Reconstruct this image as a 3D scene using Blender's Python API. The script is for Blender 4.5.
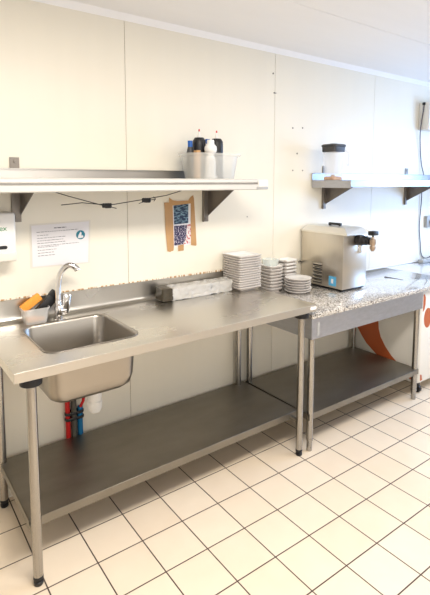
import bpy, bmesh, math, random
from mathutils import Vector, Matrix, noise
random.seed(7)
S = bpy.context.scene
for o in list(bpy.data.objects): bpy.data.objects.remove(o)
COL = S.collection

# ------------------------------------------------------------------ camera
YAW, PITCH, ROLL, F = -0.6317, -0.0986, 0.0014, 471.945
cam = bpy.data.cameras.new('camera'); camo = bpy.data.objects.new('camera', cam); COL.objects.link(camo)
fw = Vector((math.sin(-YAW)*math.cos(PITCH), math.cos(YAW)*math.cos(PITCH), math.sin(PITCH)))
rt = Vector((math.cos(YAW), -math.sin(-YAW), 0)); up = rt.cross(fw)
rt2 = rt*math.cos(ROLL)+up*math.sin(ROLL); up2 = up*math.cos(ROLL)-rt*math.sin(ROLL)
M4 = Matrix((rt2, up2, -fw)).transposed().to_4x4(); M4.translation = (-0.3687, -2.3702, 1.5897)
camo.matrix_world = M4
cam.sensor_fit = 'HORIZONTAL'; cam.sensor_width = 36; cam.lens = F/430*36
cam.shift_x = (215-216.54)/430; cam.shift_y = (227.33-297.5)/430
cam.clip_start = .02
S.camera = camo

# ------------------------------------------------------------------ world, light, exposure
W = bpy.data.worlds.new('world'); S.world = W; W.use_nodes = True
bgn = W.node_tree.nodes['Background']; bgn.inputs[0].default_value = (.95, .97, 1, 1); bgn.inputs[1].default_value = 1.0
def area(name, loc, target, sx, sy, power, col):
    l = bpy.data.lights.new(name, 'AREA'); l.shape = 'RECTANGLE'; l.size = sx; l.size_y = sy; l.energy = power; l.color = col
    o = bpy.data.objects.new(name, l); COL.objects.link(o); o.location = loc
    o.rotation_euler = (Vector(target)-Vector(loc)).to_track_quat('-Z', 'Y').to_euler(); return o
area('window_daylight', (4.66, -1.25, 1.55), (2.5, -.6, .9), 1.1, 1.3, 64, (.32, .56, 1))
area('front_window_daylight', (.6, -4.35, 1.5), (.9, 0, 1.1), 2.6, 1.5, 26, (1, .95, .88))
area('ceiling_light_glow', (.35, -1.75, 2.43), (.35, -1.75, 0), 1.1, .5, 64, (1, .935, .85))
area('ceiling_light_glow', (2.75, -1.75, 2.43), (2.75, -1.75, 0), 1.1, .5, 26, (1, .95, .90))
S.view_settings.view_transform = 'Standard'; S.view_settings.look = 'None'
S.view_settings.gamma = 1; S.view_settings.use_curve_mapping = False
S.view_settings.exposure = -.12

# ------------------------------------------------------------------ materials
def srgb(r, g, b):
    f = lambda c: (c/255/12.92) if c/255 <= .04045 else ((c/255+.055)/1.055)**2.4
    return (f(r), f(g), f(b), 1)
def mat(name, col, rough=.5, metal=0, trans=0, alpha=1, ior=1.45, emis=None, coat=0, var=0, vscale=(8, 8, 8), bump=0, bscale=(40, 40, 40), rvar=0):
    m = bpy.data.materials.new(name); m.use_nodes = True; nt = m.node_tree; b = nt.nodes['Principled BSDF']
    b.inputs['Base Color'].default_value = col; b.inputs['Roughness'].default_value = rough; b.inputs['Metallic'].default_value = metal
    b.inputs['Transmission Weight'].default_value = trans; b.inputs['Alpha'].default_value = alpha; b.inputs['IOR'].default_value = ior
    b.inputs['Coat Weight'].default_value = coat
    if emis: b.inputs['Emission Color'].default_value = emis[0]; b.inputs['Emission Strength'].default_value = emis[1]
    tc = nt.nodes.new('ShaderNodeTexCoord')
    def nz(sc, det=3):
        mp = nt.nodes.new('ShaderNodeMapping'); mp.inputs['Scale'].default_value = sc
        nt.links.new(tc.outputs['Object'], mp.inputs[0]); n = nt.nodes.new('ShaderNodeTexNoise'); n.inputs['Scale'].default_value = 1
        n.inputs['Detail'].default_value = det; nt.links.new(mp.outputs[0], n.inputs['Vector']); return n
    if var or rvar:
        n = nz(vscale)
        if var:
            mr = nt.nodes.new('ShaderNodeMapRange'); mr.inputs[3].default_value = 1-var; mr.inputs[4].default_value = 1+var
            nt.links.new(n.outputs[0], mr.inputs[0])
            mx = nt.nodes.new('ShaderNodeMix'); mx.data_type = 'RGBA'; mx.blend_type = 'MULTIPLY'; mx.inputs[0].default_value = 1
            mx.inputs[6].default_value = col; nt.links.new(mr.outputs[0], mx.inputs[7]); nt.links.new(mx.outputs[2], b.inputs['Base Color'])
        if rvar:
            mr = nt.nodes.new('ShaderNodeMapRange'); mr.inputs[3].default_value = rough-rvar; mr.inputs[4].default_value = rough+rvar
            nt.links.new(n.outputs[0], mr.inputs[0]); nt.links.new(mr.outputs[0], b.inputs['Roughness'])
    if bump:
        n = nz(bscale, 2); bp = nt.nodes.new('ShaderNodeBump'); bp.inputs['Strength'].default_value = bump; bp.inputs['Distance'].default_value = .002
        nt.links.new(n.outputs[0], bp.inputs['Height']); nt.links.new(bp.outputs[0], b.inputs['Normal'])
    return m
M = {}
M['wall'] = mat('cream_wall_panel', (.84, .79, .67, 1), .38, var=.02, vscale=(14, 2, .6), bump=.06, bscale=(30, 5, 1))
M['seam'] = mat('wall_seam', (.24, .19, .12, 1), .8)
M['plaster'] = mat('pale_wall', (.70, .68, .64, 1), .6)
M['ceil'] = mat('white_ceiling_panel', (.88, .87, .86, 1), .5, var=.02, vscale=(2, 14, 2))
M['trim'] = mat('white_trim', (.92, .91, .9, 1), .35)
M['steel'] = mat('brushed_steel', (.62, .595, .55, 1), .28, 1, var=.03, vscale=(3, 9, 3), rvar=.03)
M['steel2'] = mat('satin_steel', (.50, .48, .45, 1), .36, 1, var=.08, vscale=(5, 60, 5), rvar=.05)
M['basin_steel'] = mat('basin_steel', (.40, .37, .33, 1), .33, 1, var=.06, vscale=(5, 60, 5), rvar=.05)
M['machine_steel'] = mat('warm_satin_steel', (.66, .61, .53, 1), .33, 1, var=.05, vscale=(5, 30, 5))
M['lid_steel'] = mat('pale_satin_steel', (.82, .79, .72, 1), .38, .8)
M['glare_stone'] = mat('glare_paled_stone', (.72, .74, .78, 1), .15, coat=1, var=.05, vscale=(60, 60, 60))  # pale tone paints the window glare onto the far slab
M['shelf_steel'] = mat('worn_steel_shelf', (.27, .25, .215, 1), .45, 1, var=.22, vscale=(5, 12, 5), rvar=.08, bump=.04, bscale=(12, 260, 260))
M['apron'] = mat('scratched_steel', (.44, .45, .49, 1), .34, 1, var=.16, vscale=(30, 8, 90), rvar=.08, bump=.1, bscale=(60, 60, 260))
M['leg'] = mat('steel_tube', (.40, .385, .36, 1), .2, 1)
M['chrome'] = mat('chrome', (.80, .79, .78, 1), .10, 1)
M['black'] = mat('black_plastic', (.012, .012, .014, 1), .4)
M['dark'] = mat('dark_grey_plastic', (.05, .05, .052, 1), .45)
M['white'] = mat('white_plastic', (.80, .79, .76, 1), .35)
M['cream_plastic'] = mat('cream_plastic', (.76, .72, .64, 1), .4)
M['rail'] = mat('white_rail', (.62, .60, .56, 1), .3)
M['rail_groove'] = mat('rail_groove', (.25, .24, .22, 1), .4)
M['grey'] = mat('grey_cap', (.38, .38, .37, 1), .35)
M['bracket'] = mat('dull_bracket_steel', (.22, .195, .17, 1), .42, .5, var=.1)
M['china'] = mat('white_china', (.90, .885, .86, 1), .22, coat=.3)
M['china_shade'] = mat('plate_gap_shade', (.60, .55, .51, 1), .5)  # darker underside puts the shade between stacked plates into the colour
M['orange'] = mat('orange_paint', srgb(182, 92, 50), .35)
M['sponge'] = mat('orange_sponge', srgb(246, 168, 72), .85, bump=.5, bscale=(500, 500, 500), var=.08, vscale=(90, 90, 90))
M['freezer'] = mat('white_enamel', (.80, .77, .70, 1), .3)
M['clear'] = mat('clear_plastic', (.93, .94, .94, 1), .12, trans=1, ior=1.12)
M['frost'] = mat('frosted_plastic', (.90, .89, .85, 1), .35, alpha=.38)
M['jug'] = mat('clear_jug_plastic', (.92, .92, .92, 1), .2, alpha=.24)
M['tubwall'] = mat('milky_plastic', (.86, .86, .82, 1), .3, alpha=.30)
M['film'] = mat('cling_film', (.95, .93, .88, 1), .14, alpha=.42, bump=.9, bscale=(60, 60, 60))
M['paper'] = mat('white_paper', (.80, .78, .79, 1), .7)
M['ink'] = mat('black_ink', (.10, .10, .12, 1), .8)
M['blue_ink'] = mat('blue_ink', srgb(40, 120, 140), .7)
M['tape'] = mat('brown_tape', srgb(190, 148, 100), .5, var=.1, vscale=(20, 20, 20))
M['blue'] = mat('blue_plastic', srgb(30, 90, 170), .4)
M['bluelab'] = mat('blue_label', srgb(95, 175, 220), .5)
M['red'] = mat('red_hose', srgb(200, 30, 30), .4)
M['bluehose'] = mat('blue_hose', srgb(20, 110, 160), .4)
M['greyhose'] = mat('grey_hose', (.09, .085, .07, 1), .5)
M['brass'] = mat('aged_nozzle_metal', srgb(175, 155, 135), .35, .7)
M['wood'] = mat('brown_residue', srgb(205, 170, 145), .7, var=.25, vscale=(60, 60, 60))
M['glassrim'] = mat('green_glass', (.84, .90, .87, 1), .1, alpha=.35)
M['lamp'] = mat('lamp_diffuser', (.9, .9, .9, 1), .5, emis=((1, .95, .87, 1), 2.2))
M['cable'] = mat('dark_cable', (.10, .09, .12, 1), .5)
M['greencol'] = mat('green_print', srgb(60, 140, 90), .6)
M['daylight'] = None

def coord_nodes(m):
    nt = m.node_tree; b = nt.nodes['Principled BSDF']; tc = nt.nodes.new('ShaderNodeTexCoord'); return nt, b, tc.outputs['Object']
def mth(nt, op, a, b=None):
    n = nt.nodes.new('ShaderNodeMath'); n.operation = op
    for i, v in enumerate((a, b)):
        if v is None: continue
        if isinstance(v, (int, float)): n.inputs[i].default_value = v
        else: nt.links.new(v, n.inputs[i])
    return n.outputs[0]
def tile_mat():
    m = mat('cream_floor_tile', (.8, .7, .6, 1), .3); nt, b, P = coord_nodes(m)
    sp = nt.nodes.new('ShaderNodeSeparateXYZ'); nt.links.new(P, sp.inputs[0])
    T = .2069; GW = .0125
    ds = []; ids = []
    for ax, off in ((0, .9311), (1, -1.0212)):
        u = mth(nt, 'DIVIDE', mth(nt, 'SUBTRACT', sp.outputs[ax], off), T)
        ids.append(mth(nt, 'FLOOR', u)); f = mth(nt, 'FRACT', u)
        ds.append(mth(nt, 'MINIMUM', f, mth(nt, 'SUBTRACT', 1, f)))
    d = mth(nt, 'MINIMUM', ds[0], ds[1])
    mr = nt.nodes.new('ShaderNodeMapRange'); mr.inputs[1].default_value = GW*.75; mr.inputs[2].default_value = GW*1.35
    nt.links.new(d, mr.inputs[0])
    cb = nt.nodes.new('ShaderNodeCombineXYZ'); nt.links.new(ids[0], cb.inputs[0]); nt.links.new(ids[1], cb.inputs[1])
    wn = nt.nodes.new('ShaderNodeTexWhiteNoise'); nt.links.new(cb.outputs[0], wn.inputs[0])
    n = nt.nodes.new('ShaderNodeTexNoise'); n.inputs['Scale'].default_value = 9; n.inputs['Detail'].default_value = 4; nt.links.new(P, n.inputs['Vector'])
    t = mth(nt, 'ADD', mth(nt, 'MULTIPLY', wn.outputs[0], .45), mth(nt, 'MULTIPLY', n.outputs[0], .6))
    c = nt.nodes.new('ShaderNodeMix'); c.data_type = 'RGBA'; c.inputs[6].default_value = (.74, .61, .46, 1); c.inputs[7].default_value = (.82, .71, .565, 1)
    nt.links.new(t, c.inputs[0])
    g = nt.nodes.new('ShaderNodeMix'); g.data_type = 'RGBA'; g.inputs[6].default_value = (.065, .04, .032, 1)
    nt.links.new(mr.outputs[0], g.inputs[0]); nt.links.new(c.outputs[2], g.inputs[7]); nt.links.new(g.outputs[2], b.inputs['Base Color'])
    rr = nt.nodes.new('ShaderNodeMapRange'); rr.inputs[3].default_value = .85; rr.inputs[4].default_value = .30
    nt.links.new(mr.outputs[0], rr.inputs[0]); nt.links.new(rr.outputs[0], b.inputs['Roughness'])
    bp = nt.nodes.new('ShaderNodeBump'); bp.inputs['Strength'].default_value = .5; bp.inputs['Distance'].default_value = .002
    nt.links.new(mr.outputs[0], bp.inputs['Height']); nt.links.new(bp.outputs[0], b.inputs['Normal'])
    return m
M['tile'] = tile_mat()
def granite_mat():
    m = mat('speckled_granite', (.6, .6, .6, 1), .16, coat=1, ior=1.7); nt, b, P = coord_nodes(m)
    v = nt.nodes.new('ShaderNodeTexVoronoi'); v.inputs['Scale'].default_value = 210; nt.links.new(P, v.inputs['Vector'])
    sp = nt.nodes.new('ShaderNodeSeparateColor'); nt.links.new(v.outputs['Color'], sp.inputs[0])
    r = nt.nodes.new('ShaderNodeValToRGB'); r.color_ramp.interpolation = 'CONSTANT'
    cols = [(0, (.05, .045, .045, 1)), (.2, (.24, .21, .19, 1)), (.38, (.50, .46, .41, 1)), (.62, (.76, .73, .68, 1))]
    el = r.color_ramp.elements; el[0].position = 0; el[0].color = cols[0][1]; el[1].position = cols[1][0]; el[1].color = cols[1][1]
    for p, c in cols[2:]: e = el.new(p); e.color = c
    nt.links.new(sp.outputs[0], r.inputs[0]); nt.links.new(r.outputs[0], b.inputs['Base Color']); return m
M['granite'] = granite_mat()
def sealant_mat():
    m = mat('stained_sealant', (.8, .74, .62, 1), .6); nt, b, P = coord_nodes(m)
    mp = nt.nodes.new('ShaderNodeMapping'); mp.inputs['Scale'].default_value = (75, 4, 4); nt.links.new(P, mp.inputs[0])
    n = nt.nodes.new('ShaderNodeTexNoise'); n.inputs['Scale'].default_value = 1; n.inputs['Detail'].default_value = 2; nt.links.new(mp.outputs[0], n.inputs['Vector'])
    r = nt.nodes.new('ShaderNodeValToRGB'); e = r.color_ramp.elements; e[0].position = .47; e[0].color = (.83, .77, .66, 1); e[1].position = .56; e[1].color = (.45, .27, .12, 1)
    nt.links.new(n.outputs[0], r.inputs[0]); nt.links.new(r.outputs[0], b.inputs['Base Color']); return m
M['sealant'] = sealant_mat()
def print_mat(name, c0, c1, sx, sz, th):
    m = mat(name, c0, .6); nt, b, P = coord_nodes(m)
    mp = nt.nodes.new('ShaderNodeMapping'); mp.inputs['Scale'].default_value = (sx, 1, sz); nt.links.new(P, mp.inputs[0])
    n = nt.nodes.new('ShaderNodeTexNoise'); n.inputs['Scale'].default_value = 1; n.inputs['Detail'].default_value = 1; nt.links.new(mp.outputs[0], n.inputs['Vector'])
    r = nt.nodes.new('ShaderNodeValToRGB'); r.color_ramp.interpolation = 'CONSTANT'; e = r.color_ramp.elements; e[0].color = c0; e[1].position = th; e[1].color = c1
    nt.links.new(n.outputs[0], r.inputs[0]); nt.links.new(r.outputs[0], b.inputs['Base Color']); return m
M['print_a'] = print_mat('teal_printed_list', srgb(40, 58, 84), srgb(120, 150, 165), 30, 160, .53)
M['print_b'] = print_mat('speckled_print', srgb(50, 46, 80), srgb(190, 182, 190), 110, 150, .58)
M['print_c'] = print_mat('red_white_print', srgb(225, 215, 212), srgb(190, 90, 95), 90, 60, .55)

# ------------------------------------------------------------------ mesh helpers
class MB:
    def __init__(s): s.bm = bmesh.new()
    def _bev(s, vs, w, seg=2):
        if w > 0:
            es = list({e for v in vs for e in v.link_edges})
            bmesh.ops.bevel(s.bm, geom=es, offset=w, segments=seg, affect='EDGES', profile=.5, clamp_overlap=True)
    def box(s, x0, x1, y0, y1, z0, z1, bev=0, seg=2, rot=None, taper=1):
        r = bmesh.ops.create_cube(s.bm, size=1); c = Vector(((x0+x1)/2, (y0+y1)/2, (z0+z1)/2))
        for v in r['verts']:
            k = taper if v.co.z < 0 else 1
            p = Vector((v.co.x*(x1-x0)*k, v.co.y*(y1-y0)*k, v.co.z*(z1-z0)))
            if rot: p = rot @ p
            v.co = p+c
        s._bev(r['verts'], bev, seg); return s
    def ring(s, c, r, n, u, w): return [s.bm.verts.new(Vector(c)+u*(r*math.cos(2*math.pi*i/n))+w*(r*math.sin(2*math.pi*i/n))) for i in range(n)]
    def skin(s, rings, cap0=True, cap1=True):
        for a, b in zip(rings, rings[1:]):
            n = len(a)
            for i in range(n): s.bm.faces.new((a[i], a[(i+1) % n], b[(i+1) % n], b[i]))
        if cap0: s.bm.faces.new(list(reversed(rings[0])))
        if cap1: s.bm.faces.new(rings[-1])
        return s
    def tube(s, pts, r, n=14, cap=True):
        pts = [Vector(p) for p in pts]; rs = r if isinstance(r, (list, tuple)) else [r]*len(pts)
        d0 = (pts[1]-pts[0]).normalized(); u = d0.orthogonal().normalized(); rings = []
        for i, p in enumerate(pts):
            d = (pts[min(i+1, len(pts)-1)]-pts[max(i-1, 0)]).normalized()
            u = (u-d*u.dot(d)).normalized(); w = d.cross(u); rings.append(s.ring(p, rs[i], n, u, w))
        return s.skin(rings, cap, cap)
    def lathe(s, prof, c, n=28, cap0=True, cap1=True, axis='z'):
        c = Vector(c); u, w, a = {'z': (Vector((1, 0, 0)), Vector((0, 1, 0)), Vector((0, 0, 1))), 'y': (Vector((1, 0, 0)), Vector((0, 0, -1)), Vector((0, 1, 0)))}[axis]
        return s.skin([s.ring(c+a*h, max(r, 1e-4), n, u, w) for r, h in prof], cap0, cap1)
    def rr(s, cx, cy, z, hx, hy, rad, k=6, dz=0):
        vs = []; rad = min(rad, hx*.999, hy*.999)
        for q, (sx, sy) in enumerate(((1, 1), (-1, 1), (-1, -1), (1, -1))):
            for i in range(k+1):
                a = math.pi/2*(q+i/k); x = sx*(hx-rad)+rad*math.cos(a); y = sy*(hy-rad)+rad*math.sin(a)
                cr = (abs(x)/hx)**3*(abs(y)/hy)**3
                vs.append(s.bm.verts.new((cx+x, cy+y, z+dz*cr)))
        return vs
    def loft(s, cx, cy, prof, cap0=True, cap1=True, k=6, sub=0):
        return s.skin([s.rr(cx, cy, *p[:4], k=k, dz=(p[4] if len(p) > 4 else 0)) for p in prof], cap0, cap1)
    def prism(s, pts, f0, f1):           # pts 2-D; f0/f1 map (a,b) to the near / far 3-D face
        A = [s.bm.verts.new(f0(*p)) for p in pts]; B = [s.bm.verts.new(f1(*p)) for p in pts]; n = len(pts)
        s.bm.faces.new(A); s.bm.faces.new(list(reversed(B)))
        for i in range(n): s.bm.faces.new((A[i], B[i], B[(i+1) % n], A[(i+1) % n]))
        return s
    def build(s, name, m, parent=None, origin=None, ang=38):
        org = Vector(origin) if origin else Vector((0, 0, 0))
        if parent is not None:
            q = parent
            while q: org = org + q.location if origin is None else org; q = q.parent
        bmesh.ops.recalc_face_normals(s.bm, faces=s.bm.faces)
        me = bpy.data.meshes.new(name)
        bmesh.ops.translate(s.bm, verts=s.bm.verts, vec=-org); s.bm.to_mesh(me); s.bm.free()
        me.polygons.foreach_set('use_smooth', [True]*len(me.polygons)); me.set_sharp_from_angle(angle=math.radians(ang))
        for mm in (m if isinstance(m, (list, tuple)) else [m]): me.materials.append(mm)
        o = bpy.data.objects.new(name, me); COL.objects.link(o)
        if parent is not None: o.parent = parent
        else: o.location = org
        return o
def tag(o, label, cat, group=None, kind=None):
    if label: o['label'] = label
    if cat: o['category'] = cat
    if group: o['group'] = group
    if kind: o['kind'] = kind
    return o
def thing(name, loc, label, cat, group=None):
    o = bpy.data.objects.new(name, None); COL.objects.link(o); o.location = loc; o.empty_display_size = .05
    return tag(o, label, cat, group)
def struct(name, mb, m): return tag(mb.build(name, m), None, None, kind='structure')
def copy_tree(o, parent=None):
    c = o.copy(); COL.objects.link(c)
    if parent: c.parent = parent
    for ch in o.children: copy_tree(ch, c)
    return c
def text(name, body, size, loc, m, parent, rot=(math.pi/2, 0, 0), ext=.0004, align='LEFT'):
    cu = bpy.data.curves.new(name, 'FONT'); cu.body = body; cu.size = size; cu.extrude = ext; cu.align_x = align
    t = bpy.data.objects.new('tmp', cu); COL.objects.link(t)
    me = bpy.data.meshes.new_from_object(t.evaluated_get(bpy.context.evaluated_depsgraph_get())); bpy.data.objects.remove(t)
    me.materials.clear(); me.materials.append(m)
    o = bpy.data.objects.new(name, me); COL.objects.link(o); o.parent = parent
    org = Vector((0, 0, 0)); q = parent
    while q: org += q.location; q = q.parent
    o.location = Vector(loc)-org; o.rotation_euler = rot; return o

# ------------------------------------------------------------------ the room
WY = .05; H = 2.475; XL, XR, YF = -2.0, 4.6, -4.3
b = MB(); b.box(XL, XR, YF, WY, -.1, 0); struct('floor', b, M['tile'])
b = MB(); b.box(XL, XR, YF, -.618, H, H+.1); b.box(XL, XR, -.614, WY, H, H+.1); b.box(XL, XR, -.63, -.60, H+.003, H+.1)
struct('ceiling', b, M['ceil'])
b = MB()
seams = [XL, -.34, .785, 1.894, 3.001, XR]
for i in range(5): b.box(seams[i]+.0012, seams[i+1]-.0012, WY, WY+.05, 0, H, .0006, 1)
b.box(XL, XR, WY+.003, WY+.06, 0, H)
for f in b.bm.faces:
    xs = [v.co.x for v in f.verts]
    if max(xs)-min(xs) > 6: f.material_index = 1
wb = struct('wall_back', b, [M['wall'], M['seam']])
b = MB(); b.box(XL-.1, XL, YF, WY, 0, H); struct('wall_left', b, M['plaster'])
wy0, wy1, wz0, wz1 = -1.9, -.6, .95, 2.1
b = MB(); b.box(XR, XR+.1, YF, wy0, 0, H); b.box(XR, XR+.1, wy1, WY, 0, H); b.box(XR, XR+.1, wy0, wy1, 0, wz0); b.box(XR, XR+.1, wy0, wy1, wz1, H)
struct('wall_right', b, M['plaster'])
b = MB(); b.box(XL, -.8, YF-.1, YF, 0, H); b.box(2, XR, YF-.1, YF, 0, H); b.box(-.8, 2, YF-.1, YF, 0, .75); b.box(-.8, 2, YF-.1, YF, 2.25, H)
struct('wall_front', b, M['plaster'])
b = MB()
for y in (wy0, (wy0+wy1)/2-.025, wy1-.05): b.box(XR+.02, XR+.06, y, y+.05, wz0, wz1)
for z in (wz0, wz1-.05): b.box(XR+.02, XR+.06, wy0, wy1, z, z+.05)
struct('window_1', b, M['trim'])
b = MB()
for x in (-.8, .575, 1.95): b.box(x, x+.05, YF-.06, YF-.02, .75, 2.25)
for z in (.75, 2.2): b.box(-.8, 2, YF-.06, YF-.02, z, z+.05)
struct('window_2', b, M['trim'])
# small cove where wall meets ceiling
b = MB(); pr = [(0, 0), (0, -.035)]+[(-.035+.035*math.cos(a), -.035*math.sin(a)*0-.035+.035*math.sin(a)*0) for a in ()]
pts = [(WY, H), (WY, H-.04)]+[(WY-.04+.04*math.cos(math.pi/2*i/6), H-.04+.04*math.sin(math.pi/2*i/6)) for i in range(1, 6)]+[(WY-.04, H)]
pts = [(WY, H), (WY, H-.03), (WY-.008, H-.022), (WY-.02, H-.009), (WY-.03, H)]
b.prism(pts, lambda y, z: (XL, y, z), lambda y, z: (XR, y, z)); struct('trim_1', b, M['trim'])
# stained sealant line above the backsplash
b = MB(); b.box(-.4, 1.6, WY-.006, WY+.001, 1.004, 1.016, .002, 1); struct('trim_2', b, M['sealant'])
b = MB(); b.box(1.62, 4.3, WY-.005, WY+.001, .836, .845, .002, 1); struct('trim_3', b, M['trim'])
for x, z, r in ((2.068, 1.961, .006), (2.167, 1.968, .006), (2.116, 1.784, .006), (2.075, 1.663, .005), (2.175, 1.664, .005), (1.874, 2.311, .006), (1.886, 2.184, .006), (1.90, 2.184, .004), (1.655, 1.35, .004)):
    b = MB(); b.lathe([(r, 0), (r, .0025), (r*.5, .003)], (x, WY-.003, z), 12, axis='y'); b.build('screw_hole', M['bracket'], wb)
# lamps on the ceiling (behind the view, they light the room)
for i, x in enumerate((.35, 2.75)):
    t = thing('ceiling_light', (x, -1.75, H), ('flat ceiling light over the sink side of the kitchen', 'flat ceiling light over the granite side of the kitchen')[i], 'lamp', 'ceiling lights')
    b = MB(); b.box(x-.6, x+.6, -2.05, -1.45, H-.035, H, .004); b.build('housing', M['trim'], t)
    b = MB(); b.box(x-.57, x+.57, -2.02, -1.48, H-.038, H-.034); b.build('diffuser', M['lamp'], t)

# ------------------------------------------------------------------ steel sink table
T1 = thing('sink_table', (0, 0, 0), 'stainless steel work table with an inset sink and a lower shelf', 'work table')
L1, D1, TZ = 1.61, .632, .9
CXs, CYs, HX, HY, RS = .365, -.297, .208, .213, .055
b = MB(); bm = b.bm
def plate_with_hole(z, x0=0, x1=L1, y0=-D1, y1=WY-.0305):
    out = [bm.verts.new(p) for p in ((x0, y0, z), (x1, y0, z), (x1, y1, z), (x0, y1, z))]
    hole = b.rr(CXs, CYs, z, HX, HY, RS, k=7)
    es = [bm.edges.new((out[i], out[(i+1) % 4])) for i in range(4)]+[bm.edges.new((hole[i], hole[(i+1) % len(hole)])) for i in range(len(hole))]
    bmesh.ops.triangle_fill(bm, use_beauty=True, use_dissolve=False, edges=es); return out, hole
o1, h1 = plate_with_hole(TZ); o2, h2 = plate_with_hole(TZ-.004)
for A, B in ((o1, o2), (h1, h2)):
    for i in range(len(A)): bm.faces.new((A[i], A[(i+1) % len(A)], B[(i+1) % len(A)], B[i]))
b.box(0, L1, -D1-.001, -D1+.002, TZ-.037, TZ+.0005, .0006, 1); b.box(0, L1, -D1, -D1+.02, TZ-.038, TZ-.035)
b.box(-.0005, .002, -D1, WY-.005, TZ-.037, TZ+.0005, .0006, 1); b.box(L1-.002, L1+.0005, -D1, WY-.005, TZ-.037, TZ+.0005, .0006, 1)
# coved backsplash
R = .03; yb = WY-.006
pts = [(yb, TZ-.004), (yb, TZ+.1085), (yb-.003, TZ+.1105), (yb-.009, TZ+.1105), (yb-.0115, TZ+.1085)]
pts += [(yb-.0115-R+R*math.cos(math.pi/2*i/8), TZ+R-R*math.sin(math.pi/2*i/8)) for i in range(9)]+[(yb-.0115-R, TZ-.004)]
b.prism(pts, lambda y, z: (0, y, z), lambda y, z: (L1, y, z))
for x in (.95, 1.4): b.box(x-.025, x+.025, -D1+.03, yb-.02, TZ-.03, TZ-.004)
b.build('worktop', M['steel'], T1, ang=30)
b = MB(); zz = TZ
prof = [(zz+.0012, HX+.006, HY+.006, RS+.006), (zz+.0012, HX+.001, HY+.001, RS+.001), (zz-.003, HX-.004, HY-.004, RS-.003), (zz-.012, HX-.008, HY-.008, RS-.004),
        (zz-.18, HX-.016, HY-.016, RS), (zz-.222, HX-.026, HY-.026, RS), (zz-.24, HX-.045, HY-.045, RS), (zz-.248, HX-.075, HY-.075, RS*.8), (zz-.25, .03, .03, .029)]
b.loft(CXs, CYs, prof, cap0=False, cap1=True, k=8)
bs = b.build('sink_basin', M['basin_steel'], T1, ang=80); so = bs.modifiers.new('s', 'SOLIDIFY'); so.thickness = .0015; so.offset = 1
b = MB(); b.lathe([(.036, 0), (.038, .002), (.03, .003), (.026, .001)], (CXs, CYs, zz-.2495), 28); b.build('drain_plate', M['chrome'], bs)
# legs
LR = .019
for (x, y) in ((.0747, -.5675), (L1-.0566, -.5675), (.0747, -.0085), (L1-.0566, -.0085)):
    b = MB(); b.tube([(x, y, .034), (x, y, .86)], LR, 24); lg = b.build('leg', M['leg'], T1)
    b = MB(); b.lathe([(.016, 0), (.0185, .004), (.0185, .014), (.012, .018), (.012, .024), (.0195, .026), (.0195, .038), (.0185, .04)], (x, y, 0), 24); b.build('foot', M['black'], lg)
    b = MB(); b.lathe([(.034, 0), (.041, .004), (.044, .036), (.040, .0425)], (x, y, .819), 24); b.box(x-.03, x+.062, y-.02, y+.02, .852, .862, .003); b.build('leg_socket', M['black'], T1)
b = MB(); x0, x1, y0, y1 = .064, 1.612, -.4985, .012
b.box(x0, x1, y0, y1, .2255, .2285, .001, 1); b.box(x0, x1, y0, y0+.003, .19, .2285, .001, 1); b.box(x0, x0+.003, y0, y1, .19, .2285); b.box(x1-.003, x1, y0, y1, .19, .2285); b.box(x0, x1, y0, y0+.018, .189, .192)
b.box(x0, x1, y1-.003, y1, .19, .2285); b.box(x0+.1, x1-.1, -.28, -.22, .2, .2255)
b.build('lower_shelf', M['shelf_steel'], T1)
for x in (.0747, L1-.0566):
    b = MB(); b.box(x-.011, x+.011, -.56, -.0085, .192, .212, .003); b.build('shelf_bearer', M['shelf_steel'], T1)
# white sticker at the right end of the front edge
b = MB(); b.loft(0, 0, [(0, .026, .009, .007), (.0008, .026, .009, .007)])
for v in b.bm.verts: v.co = (v.co.x+1.577, -D1-.001-v.co.z, v.co.y+.884)
st = b.build('maker_sticker', M['white'], T1); st['label'] = 'small white oval sticker on the front edge'
# waste trap
b = MB(); x, y = .462, -.22
b.lathe([(.012, -.062), (.026, -.055), (.035, -.035), (.037, -.01), (.037, 0), (.034, .003), (.034, .01), (.036, .014), (.036, .07), (.03, .076), (.022, .08), (.022, .18)], (x, y, .512), 28)
b.tube([(x, y, .60), (x, y+.02, .61), (x, y+.2, .61), (x, WY-.012+.004, .61)], .017, 16); b.tube([(x, y, .64), (CXs+.05, CYs+.04, .652), (CXs, CYs, .648)], .02, 14)
tr = b.build('waste_trap', M['white'], T1); tr['label'] = 'white plastic bottle trap'
T1.rotation_euler.z = .011

# hoses by the wall under the sink
def hose(name, pts, r, m, label): b = MB(); b.tube(pts, r, 12); return tag(b.build(name, m, origin=(pts[-1][0], pts[-1][1], pts[-1][2])), label, 'hose')
hy = .026
hose('water_hose', [(.412, hy, .84), (.41, hy, .6), (.408, hy, .4), (.41, hy, .2), (.41, hy, .0)], .0125, M['red'], 'thick red water hose, leftmost of the bundle under the sink')
hose('waste_hose', [(.441, hy-.004, .84), (.441, hy-.004, .6), (.440, hy-.004, .4), (.441, hy-.004, 0)], .0145, M['greyhose'], 'dark grey hose in the middle of the bundle under the sink')
hose('water_hose', [(.505, hy-.03, .84), (.498, hy-.03, .55), (.486, hy-.024, .42), (.476, hy-.01, .385)], .008, M['red'], 'thin red hose leading down into the blue one under the sink')
hose('water_hose', [(.476, hy, .382), (.474, hy, .33), (.475, hy, .2), (.475, hy, 0)], .0145, M['bluehose'], 'blue water hose, rightmost of the bundle under the sink')
for z, w in ((.352, 'upper'), (.322, 'lower')):
    b = MB(); b.loft(.443, hy-.0022, [(z, .049, .0192, .018), (z+.004, .051, .0205, .019), (z+.012, .051, .0205, .019), (z+.016, .049, .0192, .018)], False, False)
    tag(b.build('hose_strap', M['black'], origin=(.443, hy, z)), f'black strap around the hoses under the sink, the {w} one', 'strap')

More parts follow.
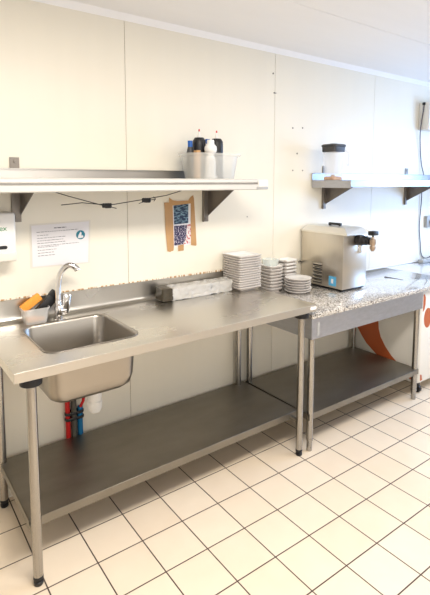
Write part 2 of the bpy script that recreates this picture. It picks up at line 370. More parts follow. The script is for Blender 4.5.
# tap behind the sink
fx, fy = .372, -.055
t = thing('mixer_tap', (fx, fy, TZ), 'chrome swan-neck mixer tap standing behind the sink', 'tap')
b = MB(); b.lathe([(.024, 0), (.024, .004), (.017, .007), (.0165, .02), (.019, .022), (.021, .028), (.021, .062), (.018, .07), (.016, .072)], (fx-.018, fy, TZ), 28); b.build('tap_body', M['chrome'], t)
def smooth(P, k=6):
    P = [Vector(q) for q in P]; out = []
    for i in range(len(P)-1):
        p0, p1, p2, p3 = P[max(i-1, 0)], P[i], P[i+1], P[min(i+2, len(P)-1)]
        for q in range(k):
            u = q/k; out.append(.5*((2*p1)+(p2-p0)*u+(2*p0-5*p1+4*p2-p3)*u*u+(3*p1-p0-3*p2+p3)*u**3))
    return out+[P[-1]]
b = MB(); pts = smooth([(.352, fy, .98), (.352, fy, 1.03), (.356, fy, 1.08), (.365, fy-.003, 1.125), (.383, fy-.01, 1.158), (.408, fy-.018, 1.171), (.432, fy-.026, 1.162), (.443, fy-.03, 1.145)])
b.tube(pts, [.0145]*(len(pts)-5)+[.0148, .0155, .016, .016, .0155], 18); b.build('spout', M['chrome'], t)
b = MB(); b.lathe([(.0165, 0), (.017, .03), (.0155, .034)], (.352, fy, .965), 20); b.build('spout_collar', M['chrome'], t)
b = MB(); rt_ = Matrix.Rotation(math.radians(7), 3, 'Y')
b.box(.368, .412, fy-.020, fy+.014, .92, 1.03, .016, 3, rot=rt_, taper=.8); b.tube([(.36, fy, .945), (.388, fy, .945)], .019, 18); b.build('lever', M['chrome'], t)

# little tub with sponges left of the tap
tx, ty = .246, -.026
def small_tub(cx, cy, z, hx, hy, h, m, name, t, th=.0025):
    b = MB()
    b.loft(cx, cy, [(z+.001, hx*.7, hy*.7, .012), (z, hx*.78, hy*.78, .014), (z+.004, hx*.82, hy*.82, .016), (z+h-.008, hx*.97, hy*.97, .018), (z+h-.008, hx*1.04, hy*1.04, .02), (z+h, hx*1.05, hy*1.05, .02), (z+h, hx*.97, hy*.97, .018), (z+.008, hx*.80, hy*.80, .014), (z+.006, hx*.7, hy*.7, .012)], True, True)
    return b.build(name, m, t, ang=30)
t = thing('sponge_tub', (tx, ty, TZ), 'small frosted plastic tub left of the tap holding sponges', 'tub')
small_tub(tx, ty, TZ, .062, .046, .075, M['frost'], 'tub', t)
b = MB(); b.box(tx-.04, tx+.04, ty-.028, ty+.028, TZ+.0075, TZ+.026, .006); tag(b.build('dish_sponge', M['sponge'], origin=(tx, ty, TZ+.007)), 'flat orange sponge lying in the bottom of the small tub', 'sponge')
b = MB(); b.box(tx-.062, tx+.044, ty+.015, ty+.037, TZ+.070, TZ+.112, .006, rot=Matrix.Rotation(math.radians(-33), 3, 'Y')); tag(b.build('dish_sponge', M['sponge'], origin=(tx-.02, ty, TZ+.06)), 'orange sponge leaning out of the small tub by the tap', 'sponge')
b = MB(); r_ = Matrix.Rotation(math.radians(-44), 3, 'Y')
b.box(tx-.006, tx+.121, ty-.011, ty+.013, TZ+.054, TZ+.106, .006, rot=r_); b.box(tx+.076, tx+.110, ty-.012, ty+.014, TZ+.106, TZ+.146, .005, rot=r_)
b.box(tx+.100, tx+.124, ty-.009, ty+.011, TZ+.120, TZ+.142, .004)
tag(b.build('scrub_brush', M['black'], origin=(tx+.03, ty, TZ+.05)), 'black scrubbing brush leaning out of the small tub by the tap', 'brush')

# ------------------------------------------------------------------ granite work table
T2 = .835
t = thing('work_table', (1.62, 0, 0), 'stainless steel table with a lower shelf carrying the granite worktop', 'work table')
b = MB(); b.box(1.622, 2.775, -.574, -.571, .682, .805, .001, 1); b.box(1.622, 1.625, -.571, .03, .682, .805); b.box(2.772, 2.775, -.571, .03, .682, .805); b.box(1.622, 2.775, .027, .03, .682, .805)
b.box(1.622, 2.775, -.571, -.551, .682, .685); b.box(1.622, 2.775, -.571, .03, .800, .805)
b.build('apron', M['apron'], t)
for (x, y) in ((1.643, -.553), (2.753, -.545), (1.643, -.0), (2.753, -.0)):
    b = MB(); b.tube([(x, y, .07), (x, y, .8)], .0195, 24); b.lathe([(.0205, 0), (.0205, .012)], (x, y, .066), 24); lg = b.build('leg', M['leg'], t)
    b = MB(); b.lathe([(.013, 0), (.0165, .003), (.0165, .07)], (x, y, 0), 20); b.build('foot', M['leg'], lg)
b = MB(); x0, x1, y0, y1 = 1.624, 2.772, -.566, .015
b.box(x0, x1, y0, y1, .228, .231, .001, 1); b.box(x0, x1, y0, y0+.003, .193, .231, .001, 1); b.box(x0, x0+.003, y0, y1, .193, .231); b.box(x1-.003, x1, y0, y1, .193, .231); b.box(x0, x1, y1-.003, y1, .193, .231)
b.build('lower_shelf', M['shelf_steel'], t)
b = MB(); b.box(1.668, 1.686, -.5755, -.5735, .70, .775, .0005, 1); b.build('end_plate', M['grey'], t)
b = MB(); b.box(1.617, 3.222, -.581, WY-.004, .805, T2, .003); gw = tag(b.build('granite_worktop', M['granite'], origin=(2.4, -.27, .805)), 'long speckled granite worktop slab carrying the machine and small plates', 'worktop')
b = MB(); b.box(3.2245, 4.3, -.581, WY-.004, .805, T2, .003); tag(b.build('stone_worktop', M['glare_stone'], origin=(3.8, -.27, .805)), 'worktop slab coloured with window glare, beyond the seam at the far right end', 'worktop')

b = MB(); b.box(2.886, 2.892, -.34, -.18, T2-.001, T2+.0008); jo = b.build('joint_line', M['ink'], origin=(2.4, -.27, .805)); jo.parent = gw; jo.location = (0, 0, 0)
# freezer under the end of the worktop
t = thing('chest_freezer', (3.4, -.25, 0), 'white freezer cabinet with orange curved graphics under the granite worktop', 'freezer')
FX, FY = 2.80, -.545
b = MB(); b.loft((FX+4.2)/2, (FY+.03)/2, [(.095, (4.2-FX)/2-.02, (.03-FY)/2-.02, .02), (.10, (4.2-FX)/2-.006, (.03-FY)/2-.006, .028), (.112, (4.2-FX)/2, (.03-FY)/2, .03), (.785, (4.2-FX)/2, (.03-FY)/2, .03), (.797, (4.2-FX)/2-.006, (.03-FY)/2-.006, .03), (.805, (4.2-FX)/2-.02, (.03-FY)/2-.02, .02)]); b.build('cabinet', M['freezer'], t)
for x in (FX+.09, 4.1):
    for y in (FY+.05, -.03):
        b = MB(); b.tube([(x-.012, y, .028), (x+.012, y, .028)], .028, 18); b.box(x-.017, x+.017, y-.012, y+.012, .03, .097, .004); b.build('castor', M['black'], t)
lf = [(.005, .52), (.0, .40), (-.05, .335), (-.095, .286), (-.17, .235), (-.254, .185), (-.36, .14), (-.515, .115)]
rtp = [(-.515, .165), (-.463, .178), (-.38, .21), (-.323, .25), (-.27, .305), (-.225, .37), (-.205, .43), (-.199, .486), (-.20, .58), (-.17, .66), (-.11, .60)]
b = MB(); b.prism(lf+rtp, lambda y, z: (FX-.0015, y, z), lambda y, z: (FX+.002, y, z)); b.build('orange_stripe', M['orange'], t)
def blob(pts): b = MB(); b.prism(pts, lambda x, z: (x, FY-.0015, z), lambda x, z: (x, FY+.002, z)); return b.build('orange_stripe', M['orange'], t)
blob([(2.832, .64), (2.832, .765), (2.845, .77), (2.862, .74), (2.86, .69), (2.85, .655)])
blob([(2.90+.05*math.cos(a*math.pi/10), .585+.075*math.sin(a*math.pi/10)) for a in range(20)])
blob([(2.832, .118), (2.832, .165), (2.85, .16), (2.862, .118)])

# ------------------------------------------------------------------ wall shelves
def bracket(t, x, yf, ztop, zup, zlow, w=.022):
    b = MB(); b.box(x-w, x+w, WY-.006, WY-.0005, zlow, zup, .001, 1); b.box(x+w-.003, x+w, yf, WY-.004, ztop-.03, ztop, 0)
    b.prism([(yf, ztop), (yf, ztop-.012), (WY-.004, zlow+.035), (WY-.004, ztop)], lambda y, z: (x+w-.003, y, z), lambda y, z: (x+w, y, z))
    b.box(x-w, x-w+.003, WY-.02, WY-.004, zlow, ztop)
    b.lathe([(.006, -.003), (.007, 0), (.007, .003)], (x, WY-.008, zup-.02), 10, axis='y'); b.lathe([(.006, -.003), (.007, 0), (.007, .003)], (x, WY-.008, zlow+.02), 10, axis='y')
    return b.build('bracket', M['bracket'], t)
t = thing('wall_shelf', (.6, 0, 1.54), 'long steel wall shelf over the sink with a white rail along its front', 'shelf')
b = MB(); b.box(-.6, 1.455, -.285, WY-.008, 1.588, 1.591, .0008, 1); b.box(-.6, 1.455, WY-.0115, WY-.0085, 1.588, 1.6475, .0008, 1); b.box(-.6, 1.455, -.285, -.282, 1.553, 1.59); b.box(-.6, 1.455, WY-.03, WY-.008, 1.6455, 1.6475)
b.box(1.452, 1.455, -.285, WY-.008, 1.553, 1.591)
b.build('shelf_board', M['steel2'], t)
for x in (.197, 1.313): bracket(t, x, -.275, 1.586, 1.70, 1.388 if x < 1 else 1.335)
t = thing('ticket_rail', (.6, -.3, 1.54), 'white metal rail with a grooved face along the left shelf front', 'rail')
pts = [(-.286, 1.540), (-.286, 1.596), (-.308, 1.600), (-.322, 1.594), (-.324, 1.581), (-.317, 1.577), (-.317, 1.570), (-.326, 1.567), (-.326, 1.543), (-.320, 1.538)]
b = MB(); b.prism(pts, lambda y, z: (-.6, y, z), lambda y, z: (1.425, y, z)); b.build('rail_profile', M['rail'], t, ang=20)
b = MB(); b.box(-.6, 1.425, -.3185, -.3165, 1.5705, 1.5765); b.build('groove', M['rail_groove'], t)
b = MB(); b.box(1.425, 1.497, -.328, -.287, 1.553, 1.596, .006, 3); b.build('end_cap', M['white'], t)
b = MB(); b.box(1.41, 1.497, -.3285, -.286, 1.539, 1.556, .003); b.build('lower_cap', M['grey'], t)
t = thing('wall_shelf', (3.1, 0, 1.53), 'short steel wall shelf on the right carrying the blender jug', 'shelf')
b = MB(); b.box(2.268, 4.2, -.31, WY-.008, 1.592, 1.595, .0008, 1); b.box(2.268, 4.2, -.313, -.310, 1.546, 1.595, .001, 1); b.box(2.268, 4.2, -.313, -.295, 1.546, 1.549); b.box(2.268, 4.2, WY-.0115, WY-.0085, 1.592, 1.645, .0008, 1)
b.box(2.268, 4.2, WY-.03, WY-.008, 1.6435, 1.6455); b.box(2.268, 2.271, -.31, WY-.008, 1.54, 1.595, .0008, 1)
b.build('shelf_board', M['apron'], t)
for x in (2.41, 3.495): bracket(t, x, -.27, 1.59, 1.70, 1.378)

# wires hanging below the left shelf
def tw(pts, r, label, nm='wire'):
    b = MB(); b.tube(pts, r, 8); return b
wy = -.1
t = thing('wire_tie', (.6, wy, 1.49), 'thin dark twisted wires with clips stretched below the left shelf', 'wire')
b = MB(); b.tube([(.335, wy-.0, 1.536), (.40, wy-.0, 1.515), (.50, wy, 1.486), (.60, wy, 1.458), (.652, wy, 1.447)], .0022, 8); b.build('strand', M['black'], t)
b = MB(); b.tube([(.367, wy, 1.472), (.47, wy, 1.480), (.56, wy, 1.470), (.64, wy, 1.468), (.72, wy, 1.478), (.80, wy, 1.488), (.92, wy-.05, 1.510), (1.0, wy-.17, 1.553)], .0022, 8); b.build('strand', M['black'], t)
b = MB(); b.tube([(.78, wy, 1.468), (.83, wy, 1.482), (.875, wy-.01, 1.49)], .002, 8); b.build('strand', M['black'], t)
for x, z in ((.60, 1.463), (.825, 1.485)):
    b = MB(); b.box(x-.024, x+.024, wy-.008, wy+.008, z-.011, z+.011, .003); b.box(x-.01, x+.02, wy-.01, wy+.01, z-.014, z+.005, .003)
    for k in range(4): b.tube([(x-.018+k*.012, wy, z-.012), (x-.016+k*.012, wy, z+.012)], .004, 8)
    b.build('clip', M['black'], t)
b = MB(); b.tube([(.87, wy, 1.478), (.878, wy-.006, 1.490), (.868, wy, 1.503)], .002, 8); b.build('hook', M['black'], t)

# ------------------------------------------------------------------ things on the left shelf
cx, cy, sz = 1.222, -.13, 1.592
t = thing('storage_tub', (cx, cy, sz), 'large milky plastic tub full of bottles on the left shelf', 'tub')
b = MB(); R0 = .09
b.loft(cx, cy, [(sz+.001, .12, .07, .05), (sz, .138, .085, .07), (sz+.004, .144, .091, .075), (sz+.135, .166, .112, R0), (sz+.137, .175, .12, R0), (sz+.150, .179, .124, R0), (sz+.151, .174, .119, R0), (sz+.150, .166, .112, R0), (sz+.134, .1635, .1095, R0), (sz+.008, .141, .088, .072), (sz+.006, .12, .07, .05)], k=10)
b.build('tub_wall', M['tubwall'], t, ang=30)
cx = 1.195
def bottle(x, y, prof, m, name, label, cap=None, capprof=None, capm=None, tip=None):
    z0 = sz+.008
    if m is M['black']:
        prof = [(r, h*1.06) for r, h in prof]; capprof = [(r, h*1.06) for r, h in capprof]; tip = [(r, h*1.06) for r, h in tip]
    tt = thing(name, (x, y, z0), label, 'bottle')
    b = MB(); b.lathe(prof, (x, y, z0), 24); b.build('bottle_body', m, tt)
    if capprof: b = MB(); b.lathe(capprof, (x, y, z0), 20); c = b.build('cap', capm, tt)
    if tip: b = MB(); b.lathe(tip, (x, y, z0), 12); b.build('tip', M['red'], tt)
    return tt
bottle(cx+.0, cy-.045, [(.036, 0), (.04, .004), (.04, .012), (.03, .02), (.03, .095), (.028, .11), (.020, .125), (.019, .135), (.033, .15), (.036, .165), (.034, .18), (.024, .192), (.021, .20), (.021, .212), (.018, .218)], M['white'], 'dispenser_bottle', 'white bottle with a bulging top in the shelf tub, in front')
bottle(cx-.02, cy+.04, [(.034, 0), (.037, .006), (.038, .18), (.037, .205), (.026, .222)], M['black'], 'squeeze_bottle', 'black bottle left of the white bottle in the shelf tub', True, [(.014, .218), (.013, .225), (.008, .23), (.005, .255)], M['white'], [(.005, .255), (.0035, .268)])
bottle(cx+.075, cy+.0, [(.034, 0), (.037, .006), (.038, .18), (.037, .202), (.026, .218)], M['black'], 'squeeze_bottle', 'black bottle right of the white bottle in the shelf tub', True, [(.014, .214), (.013, .22), (.008, .226), (.005, .25)], M['white'], [(.005, .25), (.0035, .262)])
bottle(cx-.082, cy+.040, [(.018, 0), (.02, .004), (.02, .15), (.014, .18)], M['dark'], 'slim_bottle', 'slim dark bottle with a blue cap at the left of the shelf tub', True, [(.014, .18), (.014, .215)], M['blue'])
bottle(cx+.055, cy+.062, [(.016, 0), (.018, .004), (.018, .19), (.016, .205)], M['white'], 'slim_bottle', 'pale bottle with a blue cap behind the bulging white bottle', True, [(.015, .205), (.015, .232)], M['blue'])
b = MB(); b.loft(cx-.088, cy-.04, [(sz+.009, .012, .02, .006), (sz+.165, .012, .02, .006)]); tag(b.build('carton', M['tape'], origin=(cx-.088, cy-.04, sz+.009)), 'narrow brown carton at the left end inside the shelf tub', 'carton')

# ------------------------------------------------------------------ blender jug on the right shelf
bx, by, bz = 2.275+.06, -.155, 1.595
bx, by = 2.333, -.10
t = thing('blender_jug', (bx, by, bz), 'clear plastic blender jug with a dark lid on the right shelf', 'blender jug')
b = MB()
b.loft(bx, by, [(bz+.028, .02, .02, .015), (bz+.022, .046, .046, .015), (bz+.03, .048, .048, .016), (bz+.12, .053, .053, .018), (bz+.215, .058, .058, .018), (bz+.215, .055, .055, .017), (bz+.12, .050, .050, .017), (bz+.034, .045, .045, .015), (bz+.034, .02, .02, .015)], k=6)
b.build('jug', M['jug'], t, ang=30)
b = MB(); b.loft(bx, by, [(bz, .046, .046, .015), (bz+.003, .050, .050, .016), (bz+.02, .050, .050, .016), (bz+.026, .044, .044, .015)]); b.lathe([(.016, 0), (.016, .01), (.006, .014)], (bx, by, bz+.026), 16); b.build('base_collar', M['wood'], t)
b = MB(); b.loft(bx, by, [(bz+.200, .060, .060, .02), (bz+.203, .062, .062, .02), (bz+.236, .063, .063, .02), (bz+.24, .067, .067, .02), (bz+.250, .066, .066, .02), (bz+.255, .058, .058, .02)]); b.lathe([(.03, 0), (.03, .004), (.026, .006)], (bx, by, bz+.254), 20); b.build('lid', M['dark'], t)
b = MB(); b.tube([(bx+.05, by-.04, bz+.205), (bx+.075, by-.05, bz+.208), (bx+.092, by-.058, bz+.200), (bx+.096, by-.06, bz+.18), (bx+.094, by-.06, bz+.12), (bx+.09, by-.058, bz+.10)], .006, 12); b.build('handle', M['frost'], t)

# ------------------------------------------------------------------ machine on the granite
mx0, mx1, my0, my1, mz0, mz1 = 2.165, 2.42, -.345, .033, .853, 1.225
t = thing('cream_machine', ((mx0+mx1)/2, (my0+my1)/2, T2), 'boxy stainless steel whipped cream machine standing on the granite', 'machine')
b = MB(); b.box(mx0, mx1, my0, my1, mz0, mz1, .005, 2); body = b.build('housing', M['machine_steel'], t)
b = MB(); b.prism([(mx0-.004, 0), (mx0-.004, .012), (mx0+.035, .045), (mx1-.035, .045), (mx1+.004, .012), (mx1+.004, 0)], lambda x, z: (x, my0-.03 if z < .03 else my0+.02, mz1+z), lambda x, z: (x, my1+.004 if z < .03 else my1-.02, mz1+z))
b.build('top_cover', M['lid_steel'], t, ang=20)
b = MB(); b.box(mx0+.01, mx1-.01, my0+.01, my1-.01, T2+.008, mz0+.002, .002)
for x in (mx0+.03, mx1-.03):
    for y in (my0+.03, my1-.03): b.lathe([(.015, 0), (.017, .003), (.014, .01)], (x, y, T2), 14)
b.build('base', M['black'], t)
b = MB(); b.box(2.295, 2.32, -.205, -.10, mz1+.05, mz1+.066, .004); b.box(2.298, 2.317, -.205, -.19, mz1+.04, mz1+.055, .002); b.box(2.298, 2.317, -.115, -.10, mz1+.04, mz1+.055, .002); b.build('lid_handle', M['black'], t)
for k in range(6):                      # louvres pressed out of the left side
    z = .874+k*.0245
    b = MB(); b.prism([(0, 0), (-.009, .004), (-.009, .006), (0, .014)], lambda x, zz: (mx0+x, -.168, z+zz), lambda x, zz: (mx0+x, -.082, z+zz)); b.build('louvre', M['leg'], t)
    b = MB(); b.box(mx0-.0012, mx0+.001, -.166, -.084, z-.006, z+.001); b.build('louvre_slot', M['dark'], t)
b = MB(); b.box(mx0-.0015, mx0+.001, -.292, -.228, .868, .935, .0004, 1); lb = b.build('label_sticker', M['bluelab'], t)
b = MB(); b.box(mx0-.002, mx0-.001, -.268, -.25, .886, .917); b.build('label_panel', M['paper'], lb)
sx, szz = 2.31, 1.188
b = MB(); b.lathe([(.03, -.0), (.037, -.004), (.037, -.045), (.03, -.05), (.032, -.05), (.032, -.075), (.026, -.08), (.026, -.105), (.01, -.108)], (sx, my0, szz), 24, axis='y'); b.build('spout_collar', M['black'], t)
b = MB(); b.lathe([(.01, .035), (.012, .025), (.02, .018), (.022, .0), (.02, -.01), (.014, -.022), (.02, -.03), (.018, -.045), (.009, -.06)], (sx, my0-.125, szz-.005), 18); b.tube([(sx, my0-.08, szz), (sx, my0-.11, szz)], .014, 14); b.build('nozzle', M['brass'], t)
b = MB(); b.box(sx-.03, sx+.028, my0-.15, my0-.105, szz+.042, szz+.07, .005); b.tube([(sx, my0-.125, szz+.02), (sx, my0-.125, szz+.045)], .006, 10); b.build('tap_knob', M['black'], t)
b = MB(); b.lathe([(.007, 0), (.008, -.004), (.007, -.012)], (sx+.01, my0, 1.10), 14, axis='y'); b.box(sx+.012, sx+.05, my0-.004, my0+.001, 1.09, 1.15, .001, 1); b.build('drip_hook', M['chrome'], t)
b = MB(); b.tube([(mx0-.003, .022, .995), (mx0-.02, .03, 1.003), (mx0-.032, .03, .998)], .005, 8); b.build('rear_lead', M['black'], t)

# ------------------------------------------------------------------ plates
def make_plate(name, hx, hy, st, foot, dz, rad, label, group):
    # the foot stands on the floor of the plate below, so plates stack at the height of the floor
    t = thing(name, (0, 0, 0), label, 'plate', group); b = MB(); r = hy/hx; h = st+.003; L = st*.36
    b.loft(0, 0, [(.002, foot*.8, foot*.8*r, rad*.6), (0, foot*.9, foot*.9*r, rad*.6), (0, foot, foot*r, rad*.7), (st-.006, foot*1.04, foot*1.04*r, rad*.7), (st-.004, hx*.82, hy*.82, rad*.9, 0), (h-.002, hx, hy, rad, dz), (h+L, hx+.0005, hy+.0005, rad, dz), (h+L+.001, hx-.003, hy-.003, rad, dz), (st, hx*.80, hy*.80, rad*.85, 0), (st-.0001, foot*.4, foot*.4*r, rad*.4)], k=5)
    o = b.build('dish', [M['china'], M['china_shade']], t, ang=60)
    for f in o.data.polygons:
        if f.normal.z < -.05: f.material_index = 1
    return t
ORD = ['', 'first', 'second', 'third', 'fourth', 'fifth', 'sixth', 'seventh', 'eighth', 'ninth', 'tenth', 'eleventh', 'twelfth', 'thirteenth', 'fourteenth', 'fifteenth', 'sixteenth', 'seventeenth']
def stack(proto, n, x, y, z0, step, lab, jx=.002, rz=0, first=[]):
    for i in range(n):
        o = proto if (i == 0 and proto.name not in first) else copy_tree(proto)
        if i == 0: first.append(proto.name)
        o.location = (x+random.uniform(-jx, jx), y+random.uniform(-jx, jx), z0+i*step); o.rotation_euler.z = rz+random.uniform(-.015, .015)
        pos = 'topmost' if i == n-1 else ('lowest' if i == 0 else None)
        if pos: o['label'] = f'{pos} plate of {lab}'
        else: o['label'] = f'{ORD[n-i]} plate from the top of {lab}'
p = make_plate('square_plate', 0.0915, .0915, .0150, .062, .006, .018, 'x', 'plates in the tall stack on the steel table')
stack(p, 14, 1.530, -.054, TZ+.0005, .0152, 'the tall square stack on the steel table')
p = make_plate('small_square_plate', .057, .060, .0212, .040, .006, .016, 'x', 'plates in the stack next to the tall one')
stack(p, 8, 1.806, -.030, T2+.0005, .0214, 'the narrow square stack right of the tall one', .0015)
p = make_plate('small_square_plate', .062, .05, .0238, .040, .004, .016, 'x', 'plates in the rear stack near the wall')
stack(p, 8, 1.975, -.005, T2+.0005, .0240, 'the rear stack behind the low round plates', .0015)
t = thing('round_plate', (0, 0, 0), 'x', 'plate', 'plates in the low stack before the machine')
b = MB(); b.lathe([(.045, .002), (.052, 0), (.056, 0), (.058, .010), (.070, .0125), (.088, .016), (.0895, .022), (.088, .0225), (.068, .0165), (.02, .0164)], (0, 0, 0), 40); o = b.build('dish', [M['china'], M['china_shade']], t, ang=60)
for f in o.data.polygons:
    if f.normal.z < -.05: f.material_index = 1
stack(t, 6, 1.935, -.157, T2+.0005, .0168, 'the low round stack in front of the machine', .004)
# glass dish on the narrow stack
gx, gy, gz = 1.806, -.022, T2+.0005+7*.0214+.0219
b = MB(); b.loft(gx, gy, [(gz, .035, .03, .012), (gz+.002, .038, .033, .014), (gz+.05, .050, .045, .018), (gz+.053, .052, .047, .018), (gz+.053, .048, .043, .018), (gz+.005, .036, .031, .012)])
tag(b.build('glass_dish', M['glassrim'], origin=(gx, gy, gz)), 'greenish glass dish on top of the narrow plate stack', 'dish')

# ------------------------------------------------------------------ film wrapped tray packet
px0, px1, py0, py1 = .932, 1.412, -.082, .016
t = thing('wrapped_packet', ((px0+px1)/2, (py0+py1)/2, TZ), 'long packet wrapped in wrinkled clear film beside the plate stack', 'packet')
b = MB(); b.box(px0+.03, px1, py0+.004, py1-.004, TZ+.002, TZ+.07, .006); b.build('box', M['steel2'], t)
b = MB()
n1, n2 = 46, 12; rows = []
for i in range(n1+1):
    u = i/n1; x = px0+.062+(px1+.012-px0-.062)*u; row = []
    loop = [(py0, TZ+.001), (py0-.003, TZ+.03), (py0-.001, TZ+.072), (py0+.03, TZ+.079), (py1-.03, TZ+.079), (py1+.003, TZ+.072), (py1+.004, TZ+.03), (py1, TZ+.001)]
    lp = []
    for j in range(len(loop)-1):
        for k in range(4): f = k/4; lp.append((loop[j][0]*(1-f)+loop[j+1][0]*f, loop[j][1]*(1-f)+loop[j+1][1]*f))
    lp.append(loop[-1])
    for y, z in lp:
        nn = noise.noise(Vector((x*38, y*55, z*70)))*.009 + noise.noise(Vector((x*90, y*120, z*130)))*.004
        cyy, czz = (py0+py1)/2, TZ+.035; d = Vector((0, y-cyy, z-czz)).normalized()
        zz = max(z+d.z*nn, TZ+.001); row.append(b.bm.verts.new((x+nn*.4, min(y+d.y*nn, .03), zz)))
    rows.append(row)
for r0, r1 in zip(rows, rows[1:]):
    for j in range(len(r0)-1): b.bm.faces.new((r0[j], r0[j+1], r1[j+1], r1[j]))
b.bm.faces.new(rows[-1])
b.build('film', M['film'], t, ang=50)
b = MB(); b.box(px0, px0+.07, py0+.000, py1-.002, TZ+.001, TZ+.08, .012, 2)
for v in b.bm.verts: v.co += Vector((noise.noise(v.co*50)*.012, noise.noise(v.co*60+Vector((5, 0, 0)))*.008, 0))
e = b.build('end_fold', mat('dark_folded_end', (.05, .04, .025, 1), .3, var=.5, vscale=(60, 60, 60)), t); e['label'] = 'dark crumpled end'

# ------------------------------------------------------------------ notices on the wall
def skewq(pts, x): pass
t = thing('instruction_notice', (.41, WY, 1.265), 'white paper notice with typed lines and a round blue picture', 'notice')
b = MB(); b.prism([(.263, 1.160), (.549, 1.156), (.560, 1.374), (.264, 1.366)], lambda x, z: (x, WY-.003, z), lambda x, z: (x, WY-.0012, z)); b.build('paper', M['paper'], t)
b = MB(); b.prism([(.254, 1.152), (.560, 1.149), (.569, 1.381), (.256, 1.374)], lambda x, z: (x, WY-.0012, z), lambda x, z: (x, WY-.0002, z)); b.build('sleeve', M['clear'] if False else M['cream_plastic'], t)
def words(x0, x1, z, h, ws):
    b = MB(); x = x0
    while x < x1:
        w = min(random.uniform(*ws), x1-x); zz = z+(x-.26)*.02
        b.box(x, x+w, WY-.0036, WY-.0028, zz-h/2, zz+h/2*random.uniform(.6, 1)); x += w+.0035
    o = b.build('text_line', M['ink'], t)
words(.375, .438, 1.347, .0045, (.01, .02))
for x0, x1, z in ((.288, .50, 1.331), (.290, .345, 1.314), (.290, .435, 1.300), (.290, .42, 1.287), (.290, .43, 1.274), (.291, .50, 1.261), (.291, .395, 1.254), (.291, .385, 1.239), (.291, .37, 1.225), (.291, .375, 1.211)): words(x0, x1, z, .0025, (.006, .018))
b = MB(); b.lathe([(.024, 0), (.024, .0012)], (.512, WY-.0045, 1.305), 28, axis='y'); lg = b.build('round_picture', M['blue_ink'], t)
b = MB(); b.prism([(.496, 1.290), (.510, 1.287), (.527, 1.291), (.524, 1.303), (.516, 1.300), (.517, 1.316), (.511, 1.322), (.505, 1.312), (.500, 1.302)], lambda x, z: (x, WY-.0052, z), lambda x, z: (x, WY-.0044, z)); b.build('picture_shape', M['paper'], lg)

t = thing('taped_card', (1.13, WY, 1.33), 'narrow printed card fixed with brown tape below the left shelf', 'card')
def quad(pts, y0, m, name): b = MB(); b.prism(pts, lambda x, z: (x, y0-.0008, z), lambda x, z: (x, y0, z)); return b.build(name, m, t)
quad([(1.075, 1.190), (1.205, 1.20), (1.208, 1.472), (1.070, 1.470)], WY-.001, M['paper'], 'backing_sheet')
quad([(1.086, 1.328), (1.186, 1.332), (1.188, 1.455), (1.082, 1.452)], WY-.0022, M['print_a'], 'printed_sheet')
quad([(1.086, 1.200), (1.150, 1.206), (1.170, 1.24), (1.176, 1.322), (1.086, 1.320)], WY-.0022, M['print_b'], 'printed_sheet')
quad([(1.152, 1.204), (1.205, 1.21), (1.205, 1.325), (1.178, 1.322), (1.172, 1.24)], WY-.0022, M['print_c'], 'printed_sheet')
quad([(1.038, 1.170), (1.058, 1.165), (1.062, 1.168), (1.080, 1.172), (1.083, 1.20), (1.080, 1.30), (1.076, 1.455), (1.064, 1.462), (1.018, 1.461), (1.022, 1.42), (1.026, 1.30)], WY-.003, M['tape'], 'tape_strip')
quad([(1.205, 1.195), (1.240, 1.188), (1.246, 1.192), (1.240, 1.30), (1.228, 1.48), (1.222, 1.502), (1.204, 1.490), (1.190, 1.475), (1.190, 1.455), (1.204, 1.452), (1.204, 1.30)], WY-.003, M['tape'], 'tape_strip')
quad([(1.050, 1.440), (1.21, 1.452), (1.228, 1.478), (1.18, 1.470), (1.11, 1.468), (1.075, 1.474), (1.053, 1.49)], WY-.0042, M['tape'], 'tape_strip')
quad([(1.112, 1.165), (1.152, 1.166), (1.152, 1.205), (1.112, 1.20)], WY-.0042, M['tape'], 'tape_strip')

# ------------------------------------------------------------------ dispenser at the far left
t = thing('paper_dispenser', (.0, WY, 1.32), 'white wall dispenser cut by the left edge of the photo', 'dispenser')
b = MB(); b.box(-.12, .166, -.065, WY-.0005, 1.222, 1.442, .012, 3); b.build('cover', M['white'], t)
b = MB(); b.box(-.122, .168, -.067, WY-.0005, 1.214, 1.262, .010, 3); b.build('lower_cover', M['cream_plastic'], t)
b = MB(); b.loft(0, 0, [(0, .028, .008, .0079), (.001, .028, .008, .0079)])
for v in b.bm.verts: v.co = (v.co.x+.098, -.0655-v.co.z, v.co.y+1.283)
b.build('view_slot', M['black'], t)
text('brand_print', 'tex', .034, (.082, -.0655, 1.360), M['greencol'], t)

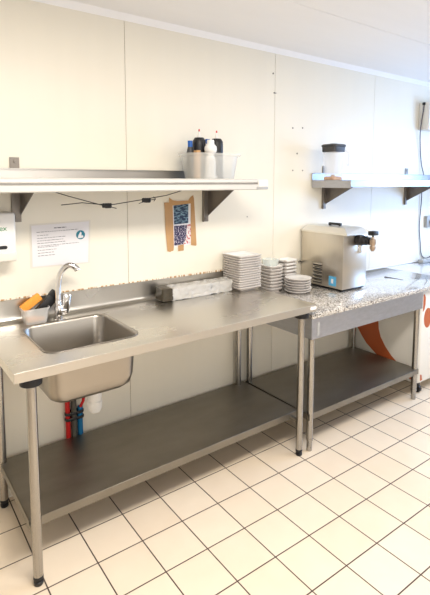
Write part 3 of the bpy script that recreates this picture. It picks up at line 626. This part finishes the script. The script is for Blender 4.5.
# ------------------------------------------------------------------ electric box, cable, socket, strip at the right
t = thing('control_box', (3.8, WY, 2.16), 'pale electric box high on the wall at the right edge', 'electric box')
b = MB(); b.box(3.655, 3.95, -.045, WY-.0005, 2.045, 2.285, .006, 2); b.build('case', M['grey'] if False else M['cream_plastic'], t)
b = MB(); b.box(3.66, 3.945, -.05, -.044, 2.05, 2.28, .004); f = b.build('cover', M['white'], t)
for z in (2.235, 2.165, 2.095):
    b = MB(); b.box(3.674, 3.695, -.0508, -.0498, z-.022, z+.022)
    for k in (-.012, .002): b.box(3.70, 3.722, -.0508, -.0498, z+k, z+k+.009)
    b.build('printed_mark', M['blue_ink'], f)
b = MB(); b.box(3.643, 3.66, -.012, .012, 2.262, 2.285, .003); b.build('cable_gland', M['black'], t)
def cable(name, pts, r, m, label, cat='cable'):
    b = MB(); P = [Vector(p) for p in pts]; out = []
    for i in range(len(P)-1):
        p0, p1, p2, p3 = P[max(i-1, 0)], P[i], P[i+1], P[min(i+2, len(P)-1)]
        for k in range(6):
            s = k/6; out.append(.5*((2*p1)+(p2-p0)*s+(2*p0-5*p1+4*p2-p3)*s*s+(3*p1-p0-3*p2+p3)*s**3))
    out.append(P[-1]); b.tube(out, r, 8); return tag(b.build(name, m, origin=P[-1]), label, cat)
cable('power_cable', [(3.65, .0, 2.27), (3.65, .0, 2.24), (3.646, .02, 2.05), (3.68, .036, 1.9), (3.71, .036, 1.75), (3.73, .026, 1.67), (3.735, .022, 1.64)], .0042, M['cable'], 'dark cable dropping from the electric box to the right shelf')
cable('power_cable', [(3.735, .036, 1.575), (3.74, .036, 1.42), (3.735, .04, 1.28), (3.73, .04, 1.15), (3.76, .04, 1.0), (3.775, .04, .92), (3.82, .04, .87), (3.90, .04, .86), (4.0, .04, .90), (4.04, .04, 1.05)], .0042, M['cable'], 'dark cable looping down the wall under the right shelf')
t = thing('wall_socket', (3.88, WY, 1.2), 'grey wall socket with a black plug at the right edge', 'socket')
b = MB(); b.box(3.825, 3.96, .02, WY-.0005, 1.155, 1.262, .005); b.build('plate', M['grey'], t)
b = MB(); b.lathe([(.026, 0), (.026, -.03), (.018, -.045), (.008, -.06)], (3.895, .02, 1.205), 18, axis='y'); b.tube([(3.895, -.035, 1.205), (3.92, -.045, 1.18), (3.94, -.04, 1.12)], .005, 8); b.build('plug', M['black'], t)
t = thing('power_strip', (3.9, .0, T2), 'grey power strip lying on the far granite by the wall', 'power strip')
b = MB(); b.box(3.69, 4.05, -.035, .02, T2, T2+.03, .005); b.build('case', M['grey'], t)
for k in range(4): b = MB(); b.lathe([(.018, 0), (.019, .002), (.012, .002)], (3.75+k*.075, -.008, T2+.03), 16); b.build('outlet', M['white'], t)
